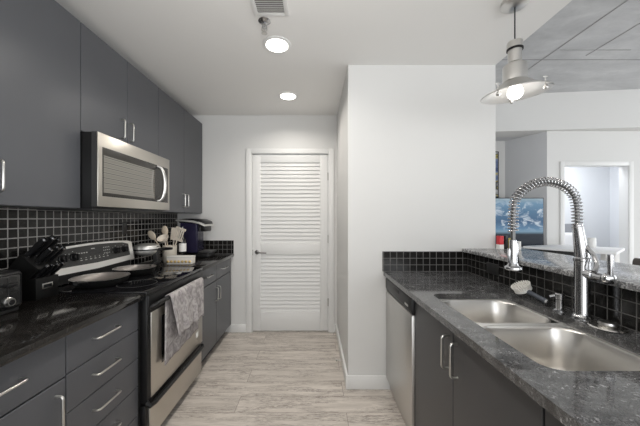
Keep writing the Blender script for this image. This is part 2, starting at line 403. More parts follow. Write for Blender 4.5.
# wall cabinets
XU, UB, UT = -1.31, 1.388, 2.437
def wall_cab(label, ya, yb, za, doors):
    t = thing('wall_cabinet', (-1.46, (ya+yb)/2, za), label, 'cabinet', None)
    B().box(-1.608, XU-.0195, ya+.001, yb-.001, za, UT).build('carcass', M_CAB, t)
    for (a, c, hy, hz) in doors:
        d = front(t, 'door', XU, .018, a, c, za, UT, M_CAB)
        if hy: pull_v(d, XU, hy, hz, hz+.14, .03)
    return t
wall_cab('slate wall cabinet left of the microwave with one wide door', 1.13, 1.569, UB, [(1.13, 1.569, 1.152, 1.44)])
wall_cab('slate wall cabinet at the top left frame edge', .69, 1.129, UB, [(.69, 1.129, .725, 1.44)])
wall_cab('slate wall cabinet above the microwave with two doors', 1.57, 2.353, 1.825, [(1.57, 1.961, 1.893, 1.868), (1.961, 2.353, 1.982, 1.868)])
wall_cab('slate wall cabinet above the coffee maker with two doors', 2.354, BK-.004, UB, [(2.354, 2.812, 2.775, 1.44), (2.812, BK-.004, 2.85, 1.44)])
# left worktops
tag(B().box(-1.602, -.938, -.1, 1.541, CH-.03, CH, .003).build('countertop', M_GRANL), 'black granite worktop left of the stove under the toaster', 'worktop')
tag(B().box(-1.602, -.938, 2.325, BK-.008, CH-.03, CH, .003).build('countertop', M_GRANL), 'black granite worktop right of the stove under the coffee maker', 'worktop')

# ------------------------------------------------------------------ stove
RY0, RY1 = 1.546, 2.320; RX = -.93
R = thing('stove', (-1.25, 1.93, 0), 'stainless electric stove with a black glass top and rear control panel', 'stove')
B().box(-1.598, RX-.045, RY0, RY1, .06, .905).build('oven_body', M_BLKM, R)
B().box(-1.585, RX-.08, RY0+.03, RY1-.03, 0, .06).build('plinth', M_BLKM, R)
ck = B().box(-1.50, RX+.004, RY0, RY1, .905, .928, .005).build('cooktop', M_BLKG, R)
for (x, y, r) in ((-1.34, 1.74, .085), (-1.34, 2.12, .105), (-1.10, 1.74, .11), (-1.10, 2.12, .08)):
    B().lathe((x, y, .9282), [(r, 0), (r, .0006), (r-.006, .0006), (r-.006, 0)], cap=False, n=40).build('burner_ring', M_DGREY, R)
# backguard: arched silver body, black panel, knobs
arch = [(RY0+.005, .93), (RY1-.005, .93)]+[(RY1-.005-(RY1-RY0-.01)*k/14, 1.150+.016*math.sin(PI*k/14)) for k in range(15)]
B().prism(arch, 'x', -1.60, -1.525).build('backguard', M_BLKM, R)
def slope(x, y, z):   # front of the backguard leans back
    return (-1.490-(z-1.0)*.16+x, y, z)
def plate(poly, x0, x1):
    return B().loft([[slope(x0, y, z) for y, z in poly], [slope(x1, y, z) for y, z in poly]], True, True)
fr = [(RY0+.004, 1.0), (1.93, .990), (RY1-.004, 1.0), (RY1-.006, 1.14)]+[(RY1-.006-(RY1-RY0-.012)*k/14, 1.150+.016*math.sin(PI*k/14)) for k in range(1, 14)]+[(RY0+.006, 1.14)]
bgf = plate(fr, -.06, 0).build('backguard_trim', steel('backguard_steel', (.88, .87, .85), .42), R)
pn = [(RY0+.055, 1.038), (1.93, 1.03), (RY1-.05, 1.038), (RY1-.054, 1.128)]+[(RY1-.054-(RY1-RY0-.108)*k/10, 1.139+.014*math.sin(PI*k/10)) for k in range(1, 10)]+[(RY0+.055, 1.128)]
pan = plate(pn, -.01, .0025).build('control_panel', mat('control_panel_black', (.028, .028, .027), .35), R)
def mark(y, z, w, h): B().loft([[slope(d, y+a*w/2, z+c*h/2) for a, c in ((-1, -1), (1, -1), (1, 1), (-1, 1))] for d in (.0024, .0031)], True, True).build('printed_mark', M_MARK, pan)
for i in range(7): mark(1.80+i*.038, 1.062, .016, .004); mark(1.80+i*.038, 1.075, .008, .004)
for i in range(4): mark(1.79+i*.02, 1.108, .012, .006)
for i in range(4):
    for j in range(3): mark(2.0+i*.017, 1.085+j*.02, .007, .006)
mark(1.905, 1.128, .03, .006)
for ky in (1.665, 1.745, 2.118, 2.206):
    for a in range(-2, 3): mark(ky+.036*math.sin(a*.9), 1.09+.036*math.cos(a*.9), .005, .005)
B().loft([[slope(.003, y, z) for y, z in ((1.875, 1.088), (1.965, 1.088), (1.965, 1.116), (1.875, 1.116))]]).build('clock_display', M_BLKG, pan)
for ky in (1.665, 1.745, 2.118, 2.206):
    c = slope(.0025, ky, 1.09); ax = Vector((1, 0, .16)).normalized()
    b2 = B().lathe(c, [(.026, 0), (.026, .006), (.021, .008), (.019, .026), (.017, .028), (0, .028)], ax, 24)
    b2.box(c[0]+.02, c[0]+.034, ky-.005, ky+.005, 1.072, 1.112, .002)
    b2.build('knob', M_BLK, R)
# oven door, window, handle, storage drawer
od = B().box(RX-.044, RX, RY0+.012, RY1-.004, .295, .905, .006).build('oven_door', M_BLK, R)
B().box(RX-.01, RX+.003, RY0+.045, RY1-.004, .315, .80, .002).build('door_skin', M_STEEL, od, label='stainless steel door skin')
B().box(RX-.006, RX+.0045, RY0+.15, RY1-.12, .455, .745, .004).build('oven_window', M_BLKG, od)
b = B(); b.tube(spline([(RX-.005, RY0+.03, .83), (RX+.03, RY0+.045, .845), (RX+.043, RY0+.09, .852), (RX+.045, 1.93, .854), (RX+.043, RY1-.07, .852), (RX+.03, RY1-.03, .845), (RX-.005, RY1-.02, .83)], 6), .0135, 12)
b.box(RX-.002, RX+.008, RY0+.012, RY1-.004, .80, .903, .004)
b.build('door_handle', M_BLK, od)
dr = B().box(RX-.044, RX-.012, RY0+.012, RY1-.004, .065, .285, .004).build('storage_drawer', M_BLK, R)
B().box(RX-.02, RX-.004, RY0+.045, RY1-.004, .075, .255, .003).build('drawer_skin', M_STEEL, dr, label='stainless steel drawer skin')
B().tube([(RX-.01, RY0+.014, .305), (RX+.012, RY0+.02, .285), (RX+.014, RY0+.06, .278), (RX+.014, RY1-.03, .278), (RX+.002, RY1-.006, .285)], .014, 12).build('drawer_grip', M_BLK, dr)

# towel over the oven door handle
def towel():
    hx, hz, r = RX+.045, .854, .017
    ya, yb = 1.69, 2.18
    nu, nv = 28, 40; t = bmesh.new(); rows = []
    Lf, Lb = .262, .40
    for j in range(nv+1):
        s = -Lf+(Lf+Lb+PI*r)*j/nv      # negative: front flap, then over the bar, then back flap
        row = []
        for i in range(nu+1):
            u = i/nu; y = ya+(yb-ya)*u
            fold = .006*math.sin(u*19+.6)+.004*math.sin(u*37+1)
            if s < 0:
                k = -s/Lf; x = hx+r+.012*k+fold*k*1.5+.004*k; z = hz+s*(1-.16*(1-u)*k*-1) if False else hz+s-.035*(1-u)*k*0
                y += (.055*(1-u)-.045*u)*k
            elif s < PI*r:
                a = s/r; x = hx+r*math.cos(a); z = hz+r*math.sin(a)
            else:
                k = (s-PI*r)/Lb; x = hx-r+.004*k+fold*.5*k+.004; z = hz-(s-PI*r)*(1-.08*u)
                y += (-.02*(1-u)-.03*u)*k
            row.append(t.verts.new((x, y, z)))
        rows.append(row)
    for a, c in zip(rows, rows[1:]):
        for i in range(nu): t.faces.new((a[i], a[i+1], c[i+1], c[i]))
    bmesh.ops.recalc_face_normals(t, faces=t.faces)
    return B().add(t)
M_TOWEL = mat('grey_damask_towel', (.5, .48, .47), .9, spec=.1); k = N(M_TOWEL)
k.col(k.ramp(k.noise(k.pos(), 17, 3, .6, 1.6), [(.38, (.26, .242, .245)), (.50, (.36, .335, .335)), (.60, (.46, .435, .43))])); k.bump(k.noise(k.pos(), 400, 2), .4, .003)
tw = towel().build('dish_towel', M_TOWEL, ang=180); tag(tw, 'grey patterned dish towel hanging over the oven door handle', 'towel')
md = tw.modifiers.new('thick', 'SOLIDIFY'); md.thickness = .004; md.offset = 1
B().box(RX+.041, RX+.044, 2.10, 2.135, .435, .472).build('care_tag', M_WHITE, tw, label='white care tag')

# ------------------------------------------------------------------ microwave
MX, MB, MT = -1.216, 1.400, 1.822; MY0, MY1 = 1.572, 2.351
m_ = thing('microwave', (-1.41, 1.96, MB), 'stainless over-the-range microwave under the wall cabinets', 'microwave')
B().box(-1.605, MX-.036, MY0+.003, MY1-.003, MB-.012, MT, .003).build('case', M_BLK, m_)
B().box(-1.58, MX-.05, MY0+.02, MY1-.02, MB-.02, MB-.012).build('vent_grille', M_DGREY, m_)
B().box(MX-.036, MX-.008, MY0, MY1, MB, MT).build('door_edge', M_DGREY, m_)
dd = B().box(MX-.008, MX, MY0, MY1, MB, MT, .004).build('door', M_STEEL, m_)
B().box(MX-.004, MX+.0016, MY0+.032, MY1-.03, MB+.06, MT-.078, .003).build('window_frame', mat('microwave_black_glass', (.035, .033, .03), .25, spec=.3), dd)  # frame kept deep at the top, imitating a dark reflection in the glass
M_MWG = mat('microwave_glass_slat_reflection', (.20, .195, .175), .045, .35); k = N(M_MWG)
sp = k.n('ShaderNodeSeparateXYZ'); k.l(k.pos(), sp.inputs[0]); mm = k.n('ShaderNodeMath', operation='MULTIPLY'); k.l(sp.outputs[2], mm.inputs[0]); mm.inputs[1].default_value = 2*PI/.030
sn = k.n('ShaderNodeMath', operation='SINE'); k.l(mm.outputs[0], sn.inputs[0]); k.col(k.ramp(sn.outputs[0], [(.0, (.20, .19, .17)), (.75, (.27, .26, .235)), (.97, (.10, .098, .09))]))  # reflected blind slats painted as stripes into the glass colour
B().box(MX+.0008, MX+.0024, MY0+.040, MY1-.222, MB+.082, MT-.125).build('window', M_MWG, dd)
P = spline([(MX, MY1-.19, MB+.065), (MX+.026, MY1-.178, MB+.08), (MX+.042, MY1-.168, MB+.13), (MX+.048, MY1-.165, MB+.20), (MX+.042, MY1-.168, MB+.27), (MX+.026, MY1-.178, MB+.32), (MX, MY1-.19, MB+.335)], 6)
B().tube(P, [.009+.006*math.sin(PI*i/(len(P)-1)) for i in range(len(P))], 12).build('handle', M_NICKEL, dd)

# ------------------------------------------------------------------ things on the left worktop and the stove
def pan(label, c, r, h, ang, hl, m_in):
    x, y = c; z = .9292
    t = thing('frying_pan', (x, y, z), label, 'pan')
    B().lathe((x, y, z), [(0, 0), (r*.78, 0), (r*.93, h*.4), (r, h), (r-.004, h+.001), (r*.90, h*.45), (r*.76, .004), (0, .004)], n=48).build('pan_body', M_PANB, t)
    B().lathe((x, y, z+.0045), [(0, 0), (r*.755, 0), (r*.895, h*.45-.003), (r-.006, h-.004)], n=48, cap=False).build('cooking_surface', m_in, t)
    B().lathe((x, y, z+h), [(r-.001, -.001), (r+.0005, .0015), (r-.003, .002), (r-.005, 0)], n=48, cap=False).build('rim', M_NICKEL, t)  # bright ring added for the highlight along the pan edge
    ca, sa = math.cos(ang), math.sin(ang)
    B().tube([(x+ca*(r-.01), y+sa*(r-.01), z+h-.012), (x+ca*(r+.04), y+sa*(r+.04), z+h+.005), (x+ca*(r+hl), y+sa*(r+hl), z+h+.014)], [.009, .010, .012], 10).build('pan_handle', M_BLK, t)
    return t
M_PANB = mat('black_nonstick_enamel', (.006, .006, .006), .55, spec=.2)
M_PANI = mat('nonstick_reflected_grey', (.23, .21, .195), .35, .4)  # grey puts reflected light into the colour of the pan interior
pan('large black frying pan on the stove, nearest the knife block', (-1.315, 1.725), .152, .045, math.radians(-78), .10, M_PANI)
pan('smaller black frying pan behind the large one, nearest the waffle maker', (-1.31, 2.045), .135, .045, math.radians(70), .08, M_PANI)
# toaster
T = thing('toaster', (-1.46, 1.14, CH), 'black four-slice toaster at the left frame edge', 'toaster')
TX, TA, TB = -1.33, 1.0, 1.285
b = B(); b.box(-1.585, TX, TA, TB, CH+.012, CH+.183, .022, 4); b.build('housing', M_BLK, T)
B().box(-1.575, TX-.012, TA+.012, TB-.012, CH, CH+.02, .004).build('foot_plate', M_BLKM, T)
M_PLATE = mat('toaster_satin_black', (.014, .014, .014), .25)
for ya, yb in ((1.012, 1.135), (1.148, 1.268)):
    yc = (ya+yb)/2+.005
    p = B().box(TX-.006, TX+.004, ya, yb, CH+.028, CH+.168, .010, 3).build('control_plate', M_PLATE, T)
    B().box(TX+.0035, TX+.0048, yc-.003, yc+.003, CH+.075, CH+.158).build('lever_slot', M_BLKM, p)
    B().box(TX+.002, TX+.026, yc-.022, yc+.022, CH+.118, CH+.132, .004).build('lever', M_BLK, p)
    B().lathe((TX+.004, yc, CH+.052), [(.021, 0), (.021, .004), (.018, .006), (.0165, .016), (0, .016)], (1, 0, 0)).build('dial', M_NICKEL, p)
    B().lathe((TX+.0205, yc, CH+.052), [(.012, 0), (.010, .003), (0, .003)], (1, 0, 0)).build('dial_cap', M_BLK, p)
for x in (-1.53, -1.49, -1.43, -1.39):
    B().box(x-.011, x+.011, TA+.04, TB-.04, CH+.182, CH+.1838).build('bread_slot', M_BLKM, T)
# knife block
K = thing('knife_block', (-1.48, 1.47, CH), 'black knife block full of black-handled knives beside the toaster', 'knife block')
KA, KB = 1.407, 1.533
b = B(); b.prism([(-1.585, CH), (-1.40, CH), (-1.40, 1.028), (-1.435, 1.030), (-1.385, 1.075), (-1.485, 1.150), (-1.585, 1.03)], 'y', KA, KB, .003)
b.build('block', mat('black_stained_wood', (.004, .004, .004), .5, spec=.25), K)
B().box(-1.401, -1.3985, 1.440, 1.497, .968, .996, .001).build('badge', M_NICKEL, K, label='silver badge plate')
B().box(-1.3987, -1.3980, 1.446, 1.491, .974, .990).build('badge_inset', M_BLK, K)
def knife(p, d, L, w, th):
    kn = thing('kitchen_knife', p, '', 'knife', 'knives in the knife block')
    d = Vector(d).normalized(); p = Vector(p); side = Vector((0, 1, 0)); up = d.cross(side)
    def sec(q, a, c): return [q+side*a*sx+up*c*sz for sx, sz in ((-1, -.6), (-.6, -1), (.6, -1), (1, -.6), (1, .6), (.6, 1), (-.6, 1), (-1, .6))]
    B().loft([sec(p, th, w), sec(p+d*L*.15, th, w*.85), sec(p+d*L*.55, th*1.1, w*1.1), sec(p+d*L*.93, th, w*1.05)], True, True).build('grip', M_BLK, kn)
    B().loft([sec(p+d*L*.93, th*.95, w), sec(p+d*L, th*.8, w*.85)], True, True).build('end_cap', M_CHROME, kn)
    B().loft([sec(p-d*.004, th*.9, w*.9), sec(p+d*.008, th*1.05, w*1.02)], True, True).build('bolster', M_CHROME, kn)
    return kn
dk = (.72, 0, .69)
for i, (f, y, L, w) in enumerate(((.15, 1.432, .125, .013), (.15, 1.47, .135, .014), (.15, 1.508, .125, .013), (.62, 1.432, .105, .011), (.62, 1.47, .11, .011), (.62, 1.508, .10, .011))):
    p = (-1.485+.10*f+.003, y, 1.150-.075*f+.004)
    kn = knife(p, dk, L, w, .009)
    kn['label'] = ('black-handled knife in the rear row of the knife block', 'black-handled knife in the middle row of the knife block')[i//3]+(', nearest the toaster', ', centre of its row', ', nearest the stove')[i % 3]
for i, y in enumerate((1.425, 1.455, 1.485, 1.515)):
    kn = knife((-1.417, y, 1.034), dk, .085, .008, .007)
    kn['label'] = 'small steak knife in the lowest row of the block, '+('nearest the toaster', 'second from the toaster', 'second from the stove', 'nearest the stove')[i]
# waffle maker
WX, WY, WZ = -1.46, 2.44, 1.062
M_WAF = mat('waffle_satin_steel', (.72, .71, .68), .42, .85)
w_ = thing('waffle_maker', (WX, WY, CH), 'round silver flip waffle maker on a black stand beside the stove', 'waffle maker')
B().lathe((WX, WY, CH), [(.085, 0), (.09, .004), (.09, .014), (.08, .018), (0, .018)], n=32).build('base', M_BLK, w_)
b = B(); b.box(WX+.062, WX+.10, WY-.022, WY+.022, CH+.01, WZ+.03, .006).cyl((WX+.07, WY, WZ), (WX+.145, WY, WZ), .012)
b.build('stand', M_BLKM, w_)
B().lathe((WX, WY, WZ), [(.088, .004), (.102, .006), (.102, .018), (.094, .036), (.06, .048), (0, .050)], n=36).build('lid', M_WAF, w_)
B().lathe((WX, WY, WZ), [(0, -.048), (.06, -.046), (.088, -.034), (.10, -.014), (.10, -.004), (.088, -.002)], n=36).build('lower_plate', M_WAF, w_)
B().lathe((WX, WY, WZ), [(.102, -.005), (.105, 0), (.102, .007)], n=36).build('seam_ring', M_BLK, w_)
B().tube([(WX+.13, WY, WZ+.004), (WX+.17, WY-.005, WZ+.006), (WX+.225, WY-.01, WZ+.008)], [.010, .013, .011], 12).build('handle', M_BLK, w_)
# utensil crock
CX, CY = -1.375, 2.66
tag(B().lathe((CX, CY, CH), [(0, 0), (.052, 0), (.058, .01), (.062, .15), (.064, .155), (.058, .155), (.053, .012), (0, .010)], n=32).build('utensil_crock', mat('cream_ceramic', (.66, .61, .53), .3)), 'cream ceramic crock holding cooking utensils', 'crock')
M_WOOD = mat('pale_beech', (.62, .52, .40), .55); k = N(M_WOOD); k.col(k.ramp(k.noise(k.mapping(k.pos(), (1, 1, .2)), 40, 3), [(.3, (.56, .46, .35)), (.7, (.70, .61, .49))]))
M_CREAM = mat('cream_utensil_plastic', (.70, .63, .54), .4)
def utensil(name, foot, tip, m, head, lab):
    foot, tip = Vector(foot), Vector(tip); d = (tip-foot).normalized(); rot = Vector((0, 0, 1)).rotation_difference(d).to_matrix().to_4x4(); M = Matrix.Translation(tip) @ rot
    t = thing(name, foot, lab, 'utensil', 'utensils in the cream crock')
    B().cyl(foot, tip, .0055, .005, 10).build('shaft', m, t)
    b = B(); M = M @ Matrix.Scale(1.3, 4)
    if head == 'spoon': b.ball((0, 0, .03), .03, (.82, .28, 1.25), M)
    elif head == 'ladle': b.lathe((0, -.02, .03), [(0, -.03), (.028, -.022), (.04, 0), (.037, 0), (.025, -.018), (0, -.026)], (0, -.5, 1), 24, M)
    elif head == 'slot':
        for i in range(5): b.box(-.034+i*.0145, -.026+i*.0145, -.002, .002, 0, .085, 0, 1, M)
        b.box(-.034, .040, -.002, .002, -.006, .012, 0, 1, M).box(-.034, .040, -.002, .002, .075, .092, 0, 1, M)
    elif head == 'spatula': b.box(-.027, .027, -.003, .003, -.005, .085, .0025, 1, M)
    elif head == 'fork':
        for i in range(3): b.cyl((-.018+i*.018, 0, .0), (-.022+i*.022, 0, .07), .004, .003, 8, M)
        b.box(-.024, .024, -.004, .004, -.008, .012, 0, 1, M)
    b.build('head', m, t); return t
utensil('wooden_spoon', (CX-.01, CY, CH+.02), (CX-.13, CY-.03, 1.14), M_WOOD, 'spoon', 'pale wooden spoon leaning furthest left in the crock')
utensil('wooden_spoon', (CX-.005, CY+.02, CH+.02), (CX-.055, CY+.03, 1.175), M_WOOD, 'spoon', 'taller wooden spoon standing behind the ladle')
utensil('soup_ladle', (CX, CY-.02, CH+.02), (CX-.02, CY-.05, 1.12), M_CREAM, 'ladle', 'cream ladle at the front of the crock')
utensil('slotted_turner', (CX+.01, CY, CH+.02), (CX+.075, CY-.01, 1.13), M_CREAM, 'slot', 'cream slotted turner leaning right in the crock')
utensil('spatula', (CX+.01, CY+.02, CH+.02), (CX+.025, CY+.03, 1.13), M_CREAM, 'spatula', 'flat cream spatula behind the slotted turner')
# studded white box
t = thing('trinket_box', (-1.205, 2.56, CH), 'white box with a row of gold studs in front of the crock', 'box')
B().box(-1.328, -1.105, 2.51, 2.60, CH, CH+.062, .006).build('box_body', mat('white_cotton_box', (.72, .68, .63), .8), t)
B().box(-1.331, -1.102, 2.507, 2.603, CH+.056, CH+.072, .006).build('lid', mat('white_cotton_lid', (.66, .64, .61), .8), t)
for i in range(7): B().ball((-1.314+i*.0325, 2.508, CH+.026), .0125, (1, .6, 1), u=12, v=8).build('stud', mat('brass_stud', (.72, .52, .22), .3, .9) if i == 0 else bpy.data.materials['brass_stud'], t)
# bottle
t = thing('oil_bottle', (-1.295, 2.75, CH), 'slim black bottle with a white label by the coffee maker', 'bottle')
B().lathe((-1.295, 2.75, CH), [(0, 0), (.030, 0), (.033, .006), (.033, .19), (.028, .215), (.013, .235), (.012, .285), (0, .285)], n=24).build('bottle_body', M_BLKG, t)
B().lathe((-1.295, 2.75, CH+.285), [(.014, 0), (.014, .022), (.005, .024), (.004, .045), (0, .045)], n=18).build('pourer', M_NICKEL, t)
B().lathe((-1.295, 2.75, CH+.07), [(.0335, .02), (.0337, .02), (.0337, .10), (.0335, .10)], n=24, cap=False).build('label_band', M_WHITE, t)
# coffee maker
t = thing('coffee_maker', (-1.25, 2.98, CH), 'black pod coffee maker with a blue-violet water tank', 'coffee maker')
M_TANK = mat('blue_violet_tank', (.024, .021, .050), .06, 0, .5, Transmission_Weight=.2, IOR=1.25)
B().box(-1.40, -1.10, 2.90, 3.10, CH, CH+.05, .012, 3).build('base', M_BLK, t)
B().box(-1.40, -1.22, 2.915, 3.09, CH+.05, 1.30, .015, 3).build('column', mat('coffee_maker_navy', (.014, .013, .032), .25), t)
B().box(-1.375, -1.20, 2.858, 2.912, CH+.06, 1.285, .012, 3).build('water_tank', M_TANK, t)
B().box(-1.38, -1.195, 2.853, 2.914, 1.283, 1.30, .005).build('tank_lid', M_BLK, t)
B().prism([(-1.41, 1.290), (-1.22, 1.255), (-1.16, 1.250), (-1.125, 1.270), (-1.135, 1.30), (-1.2, 1.325), (-1.33, 1.33), (-1.41, 1.32)], 'y', 2.895, 3.105, .008).build('brew_head', M_BLK, t)
b = B(); pts = [(-1.415, 1.302), (-1.33, 1.298), (-1.25, 1.290), (-1.18, 1.274), (-1.12, 1.248)]
b.prism([(x, z+.018) for x, z in pts]+[(x, z) for x, z in reversed(pts)], 'y', 2.848, 3.112, .003).build('silver_band', M_WAF, t)
B().box(-1.185, -1.125, 2.90, 3.06, 1.195, 1.262, .01).build('spout', M_BLK, t)
b = B().box(-1.215, -1.075, 2.92, 3.08, CH+.05, CH+.072, .006); b.build('drip_tray', M_DGREY, t)
tag(B().box(-1.602, -1.596, 2.335, 2.385, 1.20, 1.30, .003).build('wall_outlet', M_GROUTLESS), 'black outlet plate on the tile behind the waffle maker', 'outlet')
tag(B().box(1.179, 1.185, 1.80, 1.92, .962, 1.034, .002).build('wall_outlet', M_GROUTLESS), 'black outlet plate on the bar tile behind the sink', 'outlet')

# ------------------------------------------------------------------ sink run
XR = .572
def plate_with_hole(x0, x1, y0, y1, z0, z1, hole):
    t = bmesh.new()
    o = [t.verts.new(p) for p in ((x0, y0, z1), (x1, y0, z1), (x1, y1, z1), (x0, y1, z1))]; h = [t.verts.new((p[0], p[1], z1)) for p in hole]
    ed = [t.edges.new((L[i], L[(i+1) % len(L)])) for L in (o, h) for i in range(len(L))]
    bmesh.ops.triangle_fill(t, use_beauty=True, use_dissolve=False, edges=ed)
    g = bmesh.ops.extrude_face_region(t, geom=t.faces[:])
    bmesh.ops.translate(t, vec=(0, 0, z0-z1), verts=[v for v in g['geom'] if isinstance(v, bmesh.types.BMVert)])
    bmesh.ops.recalc_face_normals(t, faces=t.faces); return B().add(t)
M_RIM = mat('sink_rim_steel', (.80, .79, .77), .5, .85)
SX0, SX1, SY0, SY1 = .64, 1.06, .763, 1.545
tag(plate_with_hole(.539, 1.185, -1.0, BL-.008, CH-.03, CH, rrect(SX0, SX1, SY0, SY1, 0, .055)).build('countertop', M_GRANR), 'grey-black granite worktop around the double sink', 'worktop')
t = thing('kitchen_sink', (.85, 1.15, .7), 'stainless double-bowl sink set under the granite worktop', 'sink')
def bowl(x0, x1, y0, y1, zt, zb, r):
    b = B(); e = .006
    L = [rrect(x0-e, x1+e, y0-e, y1+e, zt, r+e), rrect(x0, x1, y0, y1, zt, r), rrect(x0+.004, x1-.004, y0+.004, y1-.004, zt-.008, r), rrect(x0+.012, x1-.012, y0+.012, y1-.012, zb+.035, r)]
    for k in range(1, 6):
        a = PI/2*k/5; q = .012+.035*(1-math.cos(a)); L.append(rrect(x0+q, x1-q, y0+q, y1-q, zb+.035*(1-math.sin(a)), max(r-.02*(1-math.cos(a)), .02)))
    cx, cy = (x0+x1)/2, (y0+y1)/2; n = len(L[0])
    L.append([(cx+(p[0]-cx)*.25, cy+(p[1]-cy)*.25, zb-.004) for p in L[-1]])
    return b.loft(L), (cx, cy)
zt = CH-.031
for (ya, yb, lab) in ((1.192, 1.528, 'far bowl'), (.778, 1.162, 'near bowl')):
    b, c = bowl(.655, 1.045, ya, yb, zt, .70, .085); o = b.build('bowl', M_SINK, t, 60)
    md = o.modifiers.new('thick', 'SOLIDIFY'); md.thickness = .0015; md.offset = -1
    B().lathe((c[0], c[1], .6965), [(.056, 0), (.056, .002), (.045, .003), (.04, .0005), (0, .0005)], n=28).build('drain', M_CHROME, o)
b = B(); b.box(.62, 1.08, 1.155, 1.199, zt-.012, zt-.0002, .003).build('divider', M_RIM, t)
plate_with_hole(.60, 1.10, .72, 1.585, zt-.004, zt-.0005, rrect(.65, 1.05, .773, 1.533, 0, .085)).build('rim', M_RIM, t)
# dishwasher
t = thing('dishwasher', (.87, 1.89, 0), 'stainless dishwasher with a black control strip beside the wall block', 'dishwasher')
DY0, DY1 = 1.600, BL-.018
B().box(.60, 1.15, DY0, DY1, .1, CH-.034).build('tub', M_BLKM, t)
B().box(.588, .60, DY0, DY1, .005, .1).build('toe_panel', M_STEELD, t)
d = B().box(.556, .60, DY0+.002, DY1-.002, .1, .775, .004).build('door', M_STEELD, t)
p = B().prism([(.560, .778), (.60, .778), (.60, .878), (.566, .878), (.553, .865), (.553, .80)], 'y', DY0+.002, DY1-.002, .002).build('control_strip', M_BLK, t)
B().box(.551, .556, DY0+.23, DY1-.22, .835, .858, .002).build('grip_pocket', M_BLKM, p)
B().box(.5515, .5535, DY0+.055, DY0+.115, .808, .822, .0008).build('badge', M_NICKEL, p)
# sink cabinet and the cabinet nearer the camera
def base_right(t, ya, yb):
    B().box(XR+.0195, 1.185, ya+.001, yb-.001, .1, .66).box(XR+.07, 1.185, ya+.001, yb-.001, 0, .1).build('carcass', M_CABIN, t)
t = thing('sink_cabinet', (.88, 1.15, 0), 'charcoal two-door cabinet under the sink', 'cabinet')
base_right(t, .70, 1.597)
for ya, yb, hy in ((1.156, 1.597, 1.195), (.702, 1.156, 1.118)):
    d = front(t, 'door', XR, .018, ya, yb, .1, .884, M_CABG, -1); pull_v(d, XR, hy, .69, .838, -.03)
t = thing('base_cabinet', (.88, .4, 0), 'charcoal base cabinet nearest the camera on the sink side', 'cabinet')
base_right(t, .1, .698); d = front(t, 'door', XR, .018, .1, .698, .1, .884, M_CABG, -1); pull_v(d, XR, .14, .69, .838, -.03)
# raised bar
tag(B().box(1.153, 1.63, -1.0, BL-.002, 1.0705, 1.097, .004).build('raised_counter', M_GRANB), 'speckled granite raised bar top above the black tile', 'worktop')

# faucet
FX, FY = 1.122, 1.174; q = 280/FY
def fp(px, py, Y=FY): return Vector(((px-314.5)/280*Y, Y, 1.335-(py-218)/280*Y))
F = thing('faucet', (FX, FY, CH), 'tall chrome spring-neck faucet behind the sink', 'faucet')
xo = FX-.0055
B().lathe((FX, FY, CH), [(.034, 0), (.034, .006), (.028, .012), (.0262, .018), (.0262, .235), (.029, .238), (.029, .248), (.026, .252), (.022, .256)], n=32).build('column', M_CHROME, F)
PX = [(577.5, 228), (577.2, 212), (575.8, 202), (572.4, 193.5), (564.5, 186.5), (555, 182.7), (545.5, 181.5), (536, 183.2), (527.3, 187), (520, 192.8), (515.5, 199), (513.8, 207), (513.2, 218), (513, 232), (513, 247)]
path = spline([fp(*p) for p in PX], 10)
path = [path[0]-Vector((-.001, 0, .03))] + path
B().tube(path, .0085, 12).build('hose', mat('grey_hose', (.16, .16, .16), .35, .7), F)
nb, nt_ = Vector((FX, FY, CH+.25)), fp(577.3, 224)
B().lathe(nb, [(.0245, 0), (.0235, .02), (.0175, (nt_-nb).length-.004), (.0165, (nt_-nb).length)], nt_-nb, 28).build('neck', M_CHROME, F)
# helix
def helix(path, R, pitch, r, s0, s1):
    cum = [0]
    for a, c in zip(path, path[1:]): cum.append(cum[-1]+(c-a).length)
    L = cum[-1]; a0, a1 = s0, L-s1; n = int((a1-a0)/pitch*14); pts = []; j = 0
    for i in range(n+1):
        s = a0+(a1-a0)*i/n
        while j < len(cum)-2 and cum[j+1] < s: j += 1
        f = (s-cum[j])/max(cum[j+1]-cum[j], 1e-9); p = path[j].lerp(path[j+1], f)
        T = (path[min(j+2, len(path)-1)]-path[max(j-1, 0)]).normalized(); u = Vector((0, 1, 0)); w = T.cross(u).normalized()
        a = 2*PI*i/14; pts.append(p+R*(math.cos(a)*u+math.sin(a)*w))
    return pts
B().tube(helix(path, .0180, .0135, .0028, .03, .062), .0024, 6).build('spring', M_CHROME, F, 180)
hx, hz = path[-1].x, path[-1].z
sh = B().lathe((hx, FY, hz+.03), [(.0, .0), (.0125, 0), (.0135, -.004), (.0135, -.06), (.016, -.075), (.016, -.095), (.021, -.108), (.031, -.114), (.032, -.121), (.026, -.126), (0, -.126)], n=28).build('spray_head', M_CHROME, F)
B().box(hx+.012, hx+.022, FY-.006, FY+.006, hz-.068, hz+.02, .003).box(hx-.022, hx-.012, FY-.006, FY+.006, hz-.068, hz-.005, .003).build('spray_lever', M_CHROME, sh)
# mixing valve towards the camera with an upright lever
vz = 1.106
b = B(); b.lathe((FX, FY, vz), [(.017, 0), (.017, .045), (.020, .047), (.020, .058), (.015, .060), (.015, .10), (.019, .104), (.022, .115), (.019, .128), (.012, .133), (0, .134)], (-.10, -1, 0), 24)
b.build('valve', M_CHROME, F)
e = Vector((FX-.0125, FY-.125, vz))
B().tube([e+Vector((0, 0, .012)), e+Vector((0, 0, .03)), e+Vector((-.001, 0, .075)), e+Vector((-.001, 0, .092))], [.008, .0085, .0105, .009], 12).build('lever', M_CHROME, F)
B().tube(spline([fp(585, 243)+Vector((0, 0, 0)), fp(588, 249, 1.15), fp(594, 256, 1.13), fp(597, 265, 1.11), fp(594, 272, 1.10)], 5), .0085, 10).build('support_pipe', M_CHROME, F)
